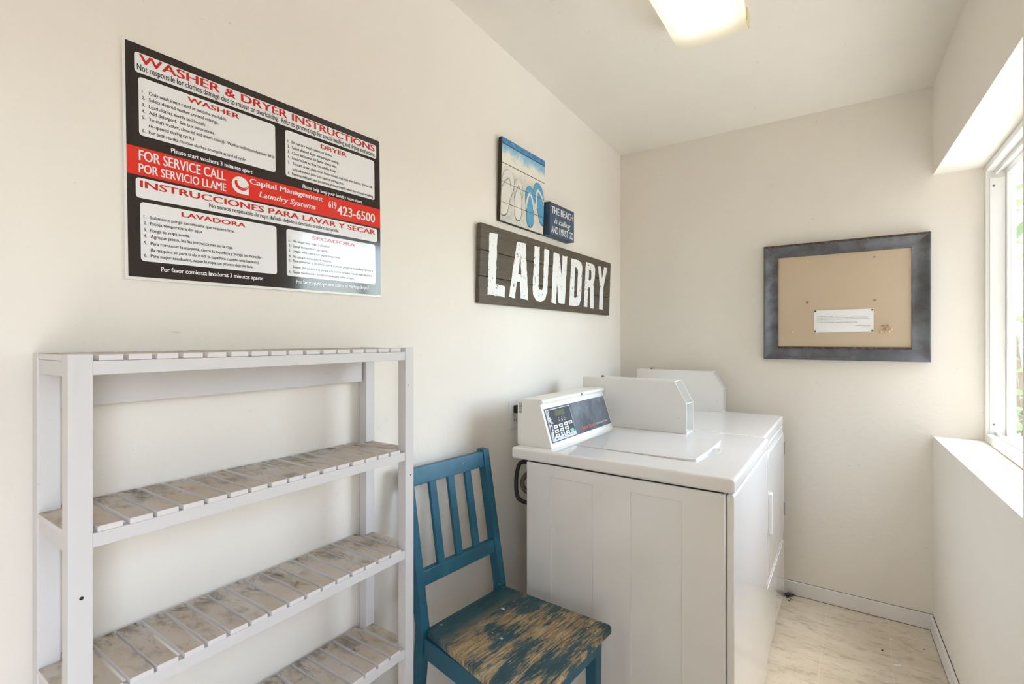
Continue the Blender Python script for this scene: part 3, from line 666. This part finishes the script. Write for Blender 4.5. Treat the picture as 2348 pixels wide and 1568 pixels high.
LINES = [
('R',0.0267,0.6105,0.4283,0.0174,"WASHER & DRYER INSTRUCTIONS"),
('K',0.0234,0.6113,0.4133,0.0125,"Not responsile for clothes damage due to misuse or overloading.  Refer to garment tags for special washing and drying instructions."),
('R',0.1120,0.2199,0.3852,0.0104,"WASHER"),
('K',0.0428,0.1917,0.3706,0.0069,"Only wash items rated as machine washable."),
('K',0.0426,0.1736,0.3578,0.0067,"Select desired washer control settings."),
('K',0.0425,0.1484,0.3441,0.0073,"Load clothes evenly and loosely."),
('K',0.0423,0.1662,0.3319,0.0076,"Add detergent.  See box instructions."),
('K',0.0421,0.3011,0.3192,0.0063,"To start washer, close lid and insert coin(s).  Washer will stop whenever lid is"),
('K',0.0420,0.1239,0.3065,0.0070,"re-opened during cycle.)"),
('K',0.0418,0.2337,0.2931,0.0074,"For best results remove clothes promptly at end of cycle."),
('W',0.0805,0.2484,0.2679,0.0091,"Please start washers 3 minutes apart"),
('R',0.4300,0.5119,0.3835,0.0110,"DRYER"),
('K',0.3478,0.4667,0.3701,0.0075,"Do not dry wool, rubber, or plastics."),
('K',0.3486,0.4856,0.3569,0.0067,"Select desired dryer temperature setting."),
('K',0.3485,0.4794,0.3439,0.0067,"Clean lint screen for faster drying time."),
('K',0.3483,0.4772,0.3310,0.0066,"Load clothes so they can tumble freely."),
('K',0.3492,0.5991,0.3174,0.0072,"To start dryer, close door, insert coin(s), and push start button.  (Dryer will"),
('K',0.3490,0.5009,0.3037,0.0079,"stop whenever door is re-opened during cycle."),
('K',0.3478,0.6037,0.2914,0.0073,"Remove delicates and permanent press promptly when dry to avoid wrinkling."),
('W',0.3765,0.5634,0.2659,0.0104,"Please help keep your laundry room clean!"),
('B',0.0243,0.1880,0.2366,0.0201,"FOR SERVICE CALL"),
('B',0.0239,0.1887,0.2126,0.0171,"POR SERVICIO LLAME"),
('S',0.2413,0.4351,0.2435,0.0125,"Capital Management"),
('I',0.2630,0.4138,0.2178,0.0129,"Laundry Systems"),
('B',0.4522,0.4770,0.2320,0.0183,"619"),
('B',0.4791,0.6088,0.2193,0.0246,"423-6500"),
('R',0.0255,0.6094,0.1833,0.0134,"INSTRUCCIONES PARA LAVAR Y SECAR"),
('K',0.1523,0.4832,0.1699,0.0092,"No somos respnsable de ropa da\u00f1ada debido a descuido a sobre carquada."),
('R',0.0979,0.2308,0.1391,0.0097,"LAVADORA"),
('K',0.0417,0.2076,0.1234,0.0081,"Solamente ponga los articulos que requiera lavar."),
('K',0.0415,0.1394,0.1112,0.0062,"Escoja temperatura del agua."),
('K',0.0413,0.1132,0.0976,0.0059,"Ponga su ropa suelta."),
('K',0.0422,0.2011,0.0855,0.0060,"Agregue jabon, lea las instrucciones en la caja."),
('K',0.0420,0.2669,0.0716,0.0059,"Para comenzar la maquina, cierre la tapadera y ponga las monedas"),
('K',0.0418,0.2618,0.0587,0.0058,"(la maquina se para si abre ud. la tapadera cuando esta lavando)."),
('K',0.0417,0.2496,0.0468,0.0056,"Para mejor resultados, saque la ropa tan pronto deje de lavar."),
('W',0.0594,0.2703,0.0206,0.0097,"Por favor comienza lavadoras 3 minutos aparte"),
('R',0.4019,0.5378,0.1382,0.0087,"SECADORA"),
('K',0.3477,0.4556,0.1232,0.0064,"No seque lana, hule, o plasticos."),
('K',0.3475,0.4484,0.1103,0.0053,"Escoja temperatura apropiada."),
('K',0.3473,0.4873,0.0978,0.0048,"Limpie el filtropara que saque mas pronto."),
('K',0.3472,0.4591,0.0842,0.0054,"No carque demaciado la maquina."),
('K',0.3470,0.5990,0.0734,0.0032,"Para comenzar la secadora, cierre la puerta ponga las monedas y oprima el"),
('K',0.3478,0.5968,0.0584,0.0062,"boton. (La secadora se parara si la puerta se habre cuando esta secando)."),
('K',0.3477,0.5326,0.0452,0.0073,"Saque rapidamente la ropa delicada para evitar arrugas."),
('W',0.3564,0.5833,0.0206,0.0089,"Por favor ayude que este cuarto se mantega limpio!"),
]
NUM = {'Only': 1, 'Select desired w': 2, 'Load clothes e': 3, 'Add': 4, 'To start washer': 5, 'For best': 6, 'Do not': 1, 'Select desired d': 2, 'Clean': 3, 'Load clothes s': 4, 'To start dryer': 5, 'Remove': 6,
       'Solamente': 1, 'Escoja': 2, 'Ponga': 3, 'Agregue': 4, 'Para comenzar la m': 5, 'Para mejor': 6, 'No seque': 1, 'Limpie': 3, 'No carque': 4, 'Para comenzar la s': 5, 'Saque': 6}
ink = {k: BM() for k in 'KW'}
for st_, x0, x1, base, cap, tx in LINES:
    if st_ == 'K' and cap < .0085: cap = .0069 if base > .2 else .0063
    if st_ == 'W': cap = .0092
    if st_ == 'R': b = BM(); text(b, tx, x0, x1, base, cap, T(.0050), .022); obj('red_heading', b, mInkR, sg)
    elif st_ == 'K': text(ink['K'], tx, x0, x1, base, cap, T(.0050), .010)
    elif st_ == 'W': text(ink['W'], tx, x0, x1, base, cap, T(.0050), .022)
    elif st_ == 'B': b = BM(); text(b, tx, x0, x1, base, cap, T(.0051), .020); obj('service_lettering', b, mSignP, sg)
    elif st_ == 'S': b = BM(); text(b, tx, x0, x1, base, cap, T(.0051), .022); obj('company_lettering', b, mSignP, sg)
    else: b = BM(); text(b, tx, x0, x1, base, cap, T(.0051), .018, .25); obj('company_lettering', b, mSignP, sg)
    for k_, n_ in NUM.items():
        if tx.startswith(k_): xn = .0308 if x0 < .3 else .3370; text(ink['K'], '%d.' % n_, xn, xn + .0049, base, cap, T(.0050), .010)
obj('black_lettering', ink['K'], mInkK, sg); obj('white_lettering', ink['W'], mSignP, sg)
# round emblem: white disc squared at lower right, cut by two red crescents
gx, gz, gr = .2205, .2345, .0195
def arc(cx, cz, r, a0, a1, n=24): return [(cx + r * math.cos(R(a0 + (a1 - a0) * k / n)), cz + r * math.sin(R(a0 + (a1 - a0) * k / n))) for k in range(n + 1)]
b = BM(); shape(b, [arc(gx, gz, gr, 5, 270) + [(gx + gr - .001, gz - gr), (gx + gr - .001, gz + .002)]], T(.0050)); em = obj('emblem', b, mSignP, sg)
b = BM()
for r0, r1, cx_, cz_ in ((.0125, .0135, .0035, .006), (.0140, .0162, .0030, .0045)):
    shape(b, [arc(gx + cx_, gz + cz_, r1, 165, 345) + arc(gx + cx_ + .0014, gz + cz_ + .0016, r0, 345, 165)], T(.0053))
obj('emblem_crescent', b, mSignR, em)

# ------------------------------------------------------------------ LAUNDRY plaque: three stained boards, top leaning out a little
lean = Matrix(((1, 0, 0.030, 0), (0, 1, 0, 0), (0, 0, 1, 0), (0, 0, 0, 1)))
lp = thing('laundry_plaque', 'long dark stained wooden plank sign reading LAUNDRY in worn white letters', 'sign', (0, 2.053, 1.434))
for z0, z1 in ((0, .1005), (.1022, .1985), (.2002, .300)):
    b = BM(); box(b, .0005, .0185, -.607, .607, z0, z1, .0022); bmesh.ops.transform(b, matrix=lean, verts=b.verts); obj('plank', b, mPlank, lp)
b = BM(); box(b, .0002, .0030, -.60, .60, .005, .295); bmesh.ops.transform(b, matrix=lean, verts=b.verts); obj('batten', b, mPlankEdge, lp)
LET = [[[(1.500, 1.704), (1.551, 1.708), (1.549, 1.515), (1.613, 1.508), (1.610, 1.466), (1.497, 1.468)]],
 [[(1.688, 1.700), (1.754, 1.703), (1.786, 1.464), (1.726, 1.468), (1.717, 1.536), (1.694, 1.536), (1.683, 1.466), (1.641, 1.470)], [(1.716, 1.655), (1.727, 1.568), (1.704, 1.568)]],
 [[(1.827, 1.704), (1.871, 1.706), (1.869, 1.530), (1.878, 1.517), (1.898, 1.517), (1.908, 1.530), (1.910, 1.705), (1.954, 1.705), (1.946, 1.512), (1.930, 1.478), (1.893, 1.463), (1.848, 1.470), (1.826, 1.490), (1.819, 1.520)]],
 [[(1.995, 1.701), (2.050, 1.702), (2.078, 1.596), (2.082, 1.698), (2.130, 1.700), (2.117, 1.468), (2.052, 1.469), (2.036, 1.560), (2.030, 1.464), (1.986, 1.468)]],
 [[(2.171, 1.697), (2.248, 1.698), (2.282, 1.688), (2.297, 1.668), (2.290, 1.500), (2.274, 1.474), (2.241, 1.463), (2.162, 1.466)], [(2.216, 1.660), (2.240, 1.657), (2.248, 1.645), (2.243, 1.515), (2.232, 1.505), (2.211, 1.506)]],
 [[(2.335, 1.699), (2.414, 1.701), (2.440, 1.693), (2.450, 1.676), (2.449, 1.622), (2.432, 1.592), (2.440, 1.572), (2.445, 1.461), (2.398, 1.463), (2.396, 1.558), (2.386, 1.570), (2.373, 1.570), (2.367, 1.466), (2.325, 1.467)], [(2.378, 1.664), (2.398, 1.664), (2.405, 1.655), (2.404, 1.618), (2.396, 1.608), (2.376, 1.608)]],
 [[(2.487, 1.698), (2.527, 1.699), (2.544, 1.636), (2.567, 1.700), (2.611, 1.701), (2.567, 1.588), (2.562, 1.463), (2.513, 1.464), (2.517, 1.588)]]]
rnd = random.Random(5)
def rough(lp_, s=.0016, step=.012):
    out = []
    for i, p in enumerate(lp_):
        q = lp_[(i + 1) % len(lp_)]; L = math.hypot(q[0] - p[0], q[1] - p[1]); n_ = max(1, int(L / step))
        for k in range(n_): t_ = k / n_; out.append((p[0] + (q[0] - p[0]) * t_ + rnd.uniform(-s, s), p[1] + (q[1] - p[1]) * t_ + rnd.uniform(-s, s)))
    return out
for lt_, L in zip('LAUNDRY', LET):
    b = BM(); shape(b, [[(y - 2.053, z - 1.434) for y, z in rough(l)] for l in L], T(.0188)); bmesh.ops.transform(b, matrix=lean, verts=b.verts)
    obj('letter', b, mStencil, lp)

# ------------------------------------------------------------------ beach picture on planks
ba = thing('beach_picture', 'square plank picture of white and blue sandals on a beach', 'picture', (0, 1.749, 1.771))
for z0, z1 in ((0, .073), (.0745, .1535), (.155, .2285), (.230, .3045), (.306, .330)):
    b = BM(); box(b, .012, .0182, -.1655, .1655, z0, z1, .0007); bmesh.ops.transform(b, matrix=lean, verts=b.verts); obj('plank', b, mArt, ba)
b = BM(); box(b, .0003, .0172, -.1665, .1665, -.0010, .3308, .0006); bmesh.ops.transform(b, matrix=lean, verts=b.verts); obj('dark_edge_frame', b, mPlankEdge, ba)
def sole(top, bot, wd, grow=0.0):
    t_, u_ = Vector(top), Vector(bot); ax = u_ - t_; L = ax.length; ax.normalize(); sd_ = Vector((-ax.y, ax.x)); out = []
    prof_ = [(0, 0), (.02, .34), (.07, .66), (.15, .9), (.26, 1), (.38, .96), (.52, .80), (.64, .72), (.76, .74), (.87, .72), (.95, .5), (.99, .22), (1, 0)]
    for s_ in (1, -1):
        for a_, w_ in (prof_ if s_ > 0 else prof_[::-1][1:-1]):
            p = t_ + ax * (L * a_ + grow * (2 * a_ - 1)) + sd_ * s_ * (wd / 2 * w_ + (grow if 0 < a_ < 1 else 0)); out.append((min(max(p.x, -.1650), .1650), p.y))
    for _ in range(2): out = [q for i, p in enumerate(out) for n_ in (out[(i + 1) % len(out)],) for q in ((p[0] * .75 + n_[0] * .25, p[1] * .75 + n_[1] * .25), (p[0] * .25 + n_[0] * .75, p[1] * .25 + n_[1] * .75))]
    return out
def strap(top, bot, wd, w_):
    t_, u_ = Vector(top), Vector(bot); ax = (u_ - t_); L = ax.length; ax.normalize(); sd_ = Vector((-ax.y, ax.x)); lps = []
    for s_ in (1, -1):
        cl = [(.17, 0), (.24, .30), (.34, .58), (.46, .78), (.56, .80)]
        pts = [t_ + ax * L * a_ + sd_ * s_ * wd / 2 * q for a_, q in cl]
        o_ = [p + sd_ * s_ * w_ / 2 - ax * w_ * .4 for p in pts]; i_ = [p - sd_ * s_ * w_ / 2 + ax * w_ * .4 for p in pts]
        lps.append([(min(max(p.x, -.165), .165), p.y) for p in o_ + i_[::-1]])
    return lps
yz = lambda y, z: (y - 1.749, z - 1.771)
for top, bot, wd, m_, sm in ((yz(1.645, 1.983), yz(1.592, 1.795), .085, mFlipW, mFlipG), (yz(1.706, 1.966), yz(1.706, 1.793), .066, mFlipW, mFlipG),
                             (yz(1.846, 1.987), yz(1.915, 1.812), .080, mFlipB, mFlipW), (yz(1.792, 1.958), yz(1.802, 1.784), .072, mFlipB, mFlipW)):
    base_ = .0184 if m_ is mFlipW or top[0] > .06 else .0190
    b = BM(); shape(b, [[(p[0], p[1] - .002) for p in sole(top, bot, wd, .0022)]], T(base_)); bmesh.ops.transform(b, matrix=lean, verts=b.verts); so = obj('sandal_outline', b, mFlipL, ba)
    b = BM(); shape(b, [sole(top, bot, wd)], T(base_ + .0002)); bmesh.ops.transform(b, matrix=lean, verts=b.verts); obj('sandal_sole', b, m_, so)
    b = BM()
    for l in strap(top, bot, wd, .0085 if m_ is mFlipB else .004): shape(b, [l], T(base_ + .0004))
    bmesh.ops.transform(b, matrix=lean, verts=b.verts); obj('sandal_strap', b, sm, so)
b = BM()
for zg in (.0738, .1543, .2293, .3053): shape(b, [[(-.1655, zg - .0008), (.1655, zg - .0008), (.1655, zg + .0008), (-.1655, zg + .0008)]], T(.0196))
bmesh.ops.transform(b, matrix=lean, verts=b.verts); obj('plank_gap', b, mPlankEdge, ba)

# ------------------------------------------------------------------ beach box sign
bx = thing('box_sign', 'small navy block sign with white words THE BEACH is calling', 'sign', (0, 2.047, 1.771))
b = BM(); box(b, .0005, .045, -.119, .119, 0, .1495, .0015); obj('block', b, mNavy, bx)
b = BM()
text(b, 'THE BEACH', -.104, .108, .101, .032, T(.0454), .02); text(b, 'is calling', -.078, .080, .058, .026, T(.0454), .012, .35); text(b, 'AND I MUST GO', -.106, .109, .012, .032, T(.0454), .012)
obj('white_lettering', b, mWhiteInk, bx)

# ------------------------------------------------------------------ pin board on the back wall
cb = thing('pin_board', 'tan pin board in a wide weathered grey metal frame on the back wall', 'pin board', (1.1285, D, 1.195))
X0, X1, Z0, Z1 = -.3325, .3325, .0, .580
b = BM(); box(b, -.275, .275, -.010, -.002, .050, .528); obj('board', b, mCork, cb)
prof = [(0, .002), (0, .028), (.004, .032), (.010, .0305), (.018, .0250), (.028, .0185), (.040, .0142), (.050, .0136), (.058, .0150), (.0645, .0168), (.0665, .0125), (.0665, .002)]
mini = []
for side in range(4):
    b = BM(); rows = []
    for inn, h in prof:
        x0, x1, z0, z1 = X0 + inn, X1 - inn, Z0 + inn * .93, Z1 - inn * .95
        a_, c_ = {0: ((x0, z1), (x1, z1)), 1: ((x1, z0), (x0, z0)), 2: ((x0, z0), (x0, z1)), 3: ((x1, z1), (x1, z0))}[side]
        rows.append((b.verts.new((a_[0], -h, a_[1])), b.verts.new((c_[0], -h, c_[1]))))
    for i in range(len(rows) - 1): b.faces.new((rows[i][0], rows[i][1], rows[i + 1][1], rows[i + 1][0]))
    b.faces.new([r_[0] for r_ in rows][::-1]); b.faces.new([r_[1] for r_ in rows]); b.faces.new((rows[0][1], rows[0][0], rows[-1][0], rows[-1][1]))
    bmesh.ops.recalc_face_normals(b, faces=b.faces)
    fr = obj('frame_rail', b, mTin, cb, 50)
    if side < 2:
        b = BM(); zc = Z1 - .006 if side == 0 else Z0 + .0600
        box(b, X0 + (.006 if side == 0 else .064), X1 - (.006 if side == 0 else .064), -.0326 if side == 0 else -.0178, -.028 if side == 0 else -.014, zc - .005, zc + .005, .0015); obj('rusty_lip', b, mRust, fr)
# notice and pins
nx, nz = 1.137, 1.386
b = BM(); n_ = 12
sag = lambda i: -.0007 - .0014 * math.sin(math.pi * i / n_)
def sheet_row(zz_, dz, dy): return [b.verts.new((-.119 + .238 * i / n_, sag(i) + dy, zz_ + dz * i / n_)) for i in range(n_ + 1)]
f0, f1, k0, k1 = sheet_row(-.0545, .001, 0), sheet_row(.053, .002, 0), sheet_row(-.0545, .001, .0004), sheet_row(.053, .002, .0004)
for i in range(n_):
    b.faces.new((f0[i], f0[i + 1], f1[i + 1], f1[i])); b.faces.new((k0[i + 1], k0[i], k1[i], k1[i + 1])); b.faces.new((f1[i], f1[i + 1], k1[i + 1], k1[i])); b.faces.new((f0[i + 1], f0[i], k0[i], k0[i + 1]))
b.faces.new((f0[0], f1[0], k1[0], k0[0])); b.faces.new((f1[n_], f0[n_], k0[n_], k1[n_])); bmesh.ops.recalc_face_normals(b, faces=b.faces)
pn = thing('paper_notice', 'white printed paper notice pinned to the board', 'paper', (nx, D - .0105, nz)); obj('sheet', b, mPaper, pn, 60)
b = BM(); TB = Matrix.Translation((0, -.0034, 0)) @ BACK
for tx, xa, xb, zz_, o_ in (('Keep Door Closed', -.096, -.041, .0215, .012), ('Keep Window Closed', -.096, -.036, .0135, .012), ('when you are not using the room for laundry', -.032, .098, .0150, 0), ('Be a Friend', -.096, -.064, .0060, .012),
                           ('- no heavy dyeing of clothes or washing of rugs please', -.060, .103, .0068, 0), ('Clean Lint Trap', -.096, -.052, -.0020, .012), ('Wipe Down Machines', -.096, -.034, -.0098, .012), ('and keep Laundry Room Tidy', -.030, .055, -.0092, .008), ('Thanks & Happy Days', .048, .108, -.0260, .004)):
    text(b, tx, xa, xb, zz_, .0040, TB, o_, 0, 2)
obj('print', b, mPaperInk, pn)
b = BM()
for zz_ in (.0215, .0135, .0060, -.0020, -.0098): shape(b, [rrect(-.106, -.100, zz_ - .0005, zz_ + .0045, .0005, 2), rrect(-.1054, -.1006, zz_, zz_ + .004, .0004, 2)], TB)
obj('tick_boxes', b, mPaperInk, pn)
pin_me = {}
def pin(x, z, m_, label, group=None, r=.0047, y=D - .0102):
    k_ = (m_.m.name, r)
    if k_ not in pin_me:
        b = BM(); lathe(b, [(r * .6, .0002), (r * .55, .003), (r * .5, .006), (r * .9, .0075), (r, .009), (r * .85, .0112), (r * .4, .012)], 16, Matrix.Rotation(R(90), 4, 'X'))
        me = bpy.data.meshes.new('push_pin'); b.to_mesh(me); b.free(); me.materials.append(m_.m)
        for p in me.polygons: p.use_smooth = True
        me.set_sharp_from_angle(angle=R(40)); pin_me[k_] = me
    o = bpy.data.objects.new('push_pin', pin_me[k_]); col.objects.link(o); o.location = (x, y, z); return tag(o, label, 'pin', group)
for x, z, lb in ((1.0235, 1.4345, 'top left'), (1.2505, 1.4345, 'top right'), (1.0235, 1.337, 'bottom left'), (1.2510, 1.337, 'bottom right')):
    pin(x, z, mPinBlue, 'dark blue push pin in the %s corner of the paper notice' % lb, 'blue pins holding the notice', .0045, D - .0125)
pin(.992, 1.685, mPinTan, 'pale wooden push pin below the top frame, left half of the pin board')
pin(1.259, 1.682, mPinPink, 'brown push pin near the top frame, right half of the pin board')
pin(.990, 1.479, mPinGreen, 'olive push pin above left of the paper notice')
pin(1.261, 1.479, mPinPink, 'brown push pin just above right corner of the paper notice')
pin(.925, 1.333, mPinTan, 'pale push pin alone at lower left of the pin board')
g_ = 'pins clustered right of the notice'
for x, z, m_, lb in ((1.291, 1.359, mPinPink, 'brown push pin at upper left of the cluster beside the notice'), (1.309, 1.359, mPinPink, 'brown push pin at upper right of the cluster beside the notice'), (1.300, 1.3445, mPinPink, 'brown push pin at the centre of the cluster beside the notice'),
                     (1.322, 1.343, mPinTan, 'pale push pin at far right of the cluster beside the notice'), (1.284, 1.331, mPinTan, 'pale push pin at lower left of the cluster beside the notice'), (1.301, 1.328, mPinTan, 'lowest pale push pin of the cluster beside the notice'), (1.315, 1.333, mPinTan, 'pale push pin at lower right of the cluster beside the notice')):
    pin(x, z, m_, lb, g_)

# ------------------------------------------------------------------ litter on the floor
rnd = random.Random(11)
def flake(x, y, s, label, m=mChip, name='paint_flake', cat='paint flake'):
    b = BM(); k = 7; pts = [(s * (0.55 + .6 * rnd.random()) * math.cos(6.283 * i / k) * 1.3, s * (0.45 + .6 * rnd.random()) * math.sin(6.283 * i / k) * .8) for i in range(k)]
    prism(b, pts, 'z', 0.0002, .0016); o = obj(name, b, m); o.location = (x, y, 0); o.rotation_euler = (0, 0, rnd.uniform(-1, 1)); return tag(o, label, cat)
flake(1.319, 2.476, .014, 'largest white paint flake on the bare floor')
flake(1.311, 2.672, .010, 'thin white paint flake in the middle of the floor')
flake(1.311, 2.842, .010, 'white paint flake lying against the back baseboard')
flake(1.209, 2.840, .006, 'tiny white flake by the middle of the back baseboard')
flake(1.399, 2.842, .006, 'tiny white flake near the right corner baseboard')
flake(1.276, 2.562, .005, 'small dark crumb left of the largest paint flake', mDirt, 'dirt_crumb', 'crumb')
flake(1.418, 2.667, .004, 'small dark crumb near the right baseboard', mDirt, 'dirt_crumb', 'crumb')
flake(.915, 2.786, .006, 'small dark crumb in front of the dryer corner', mDirt, 'dirt_crumb', 'crumb')
b = BM()
for k in range(26):
    x, y = .895 + abs(rnd.gauss(0, .016)), 2.838 + rnd.gauss(0, .012)
    tube(b, [(x - .912, y - 2.838, .003), (x - .912 + rnd.uniform(-.012, .012), y - 2.838 + rnd.uniform(-.010, .010), .004 + .010 * rnd.random()), (x - .912 + rnd.uniform(-.02, .02), y - 2.838 + rnd.uniform(-.012, .012), .003)], .0014, 5, 3)
o = obj('lint_tuft', b, M('grey_lint', (74, 70, 72), .95).m); o.location = (.912, 2.838, 0); tag(o, 'dark grey tuft of lint at the foot of the dryer', 'lint')
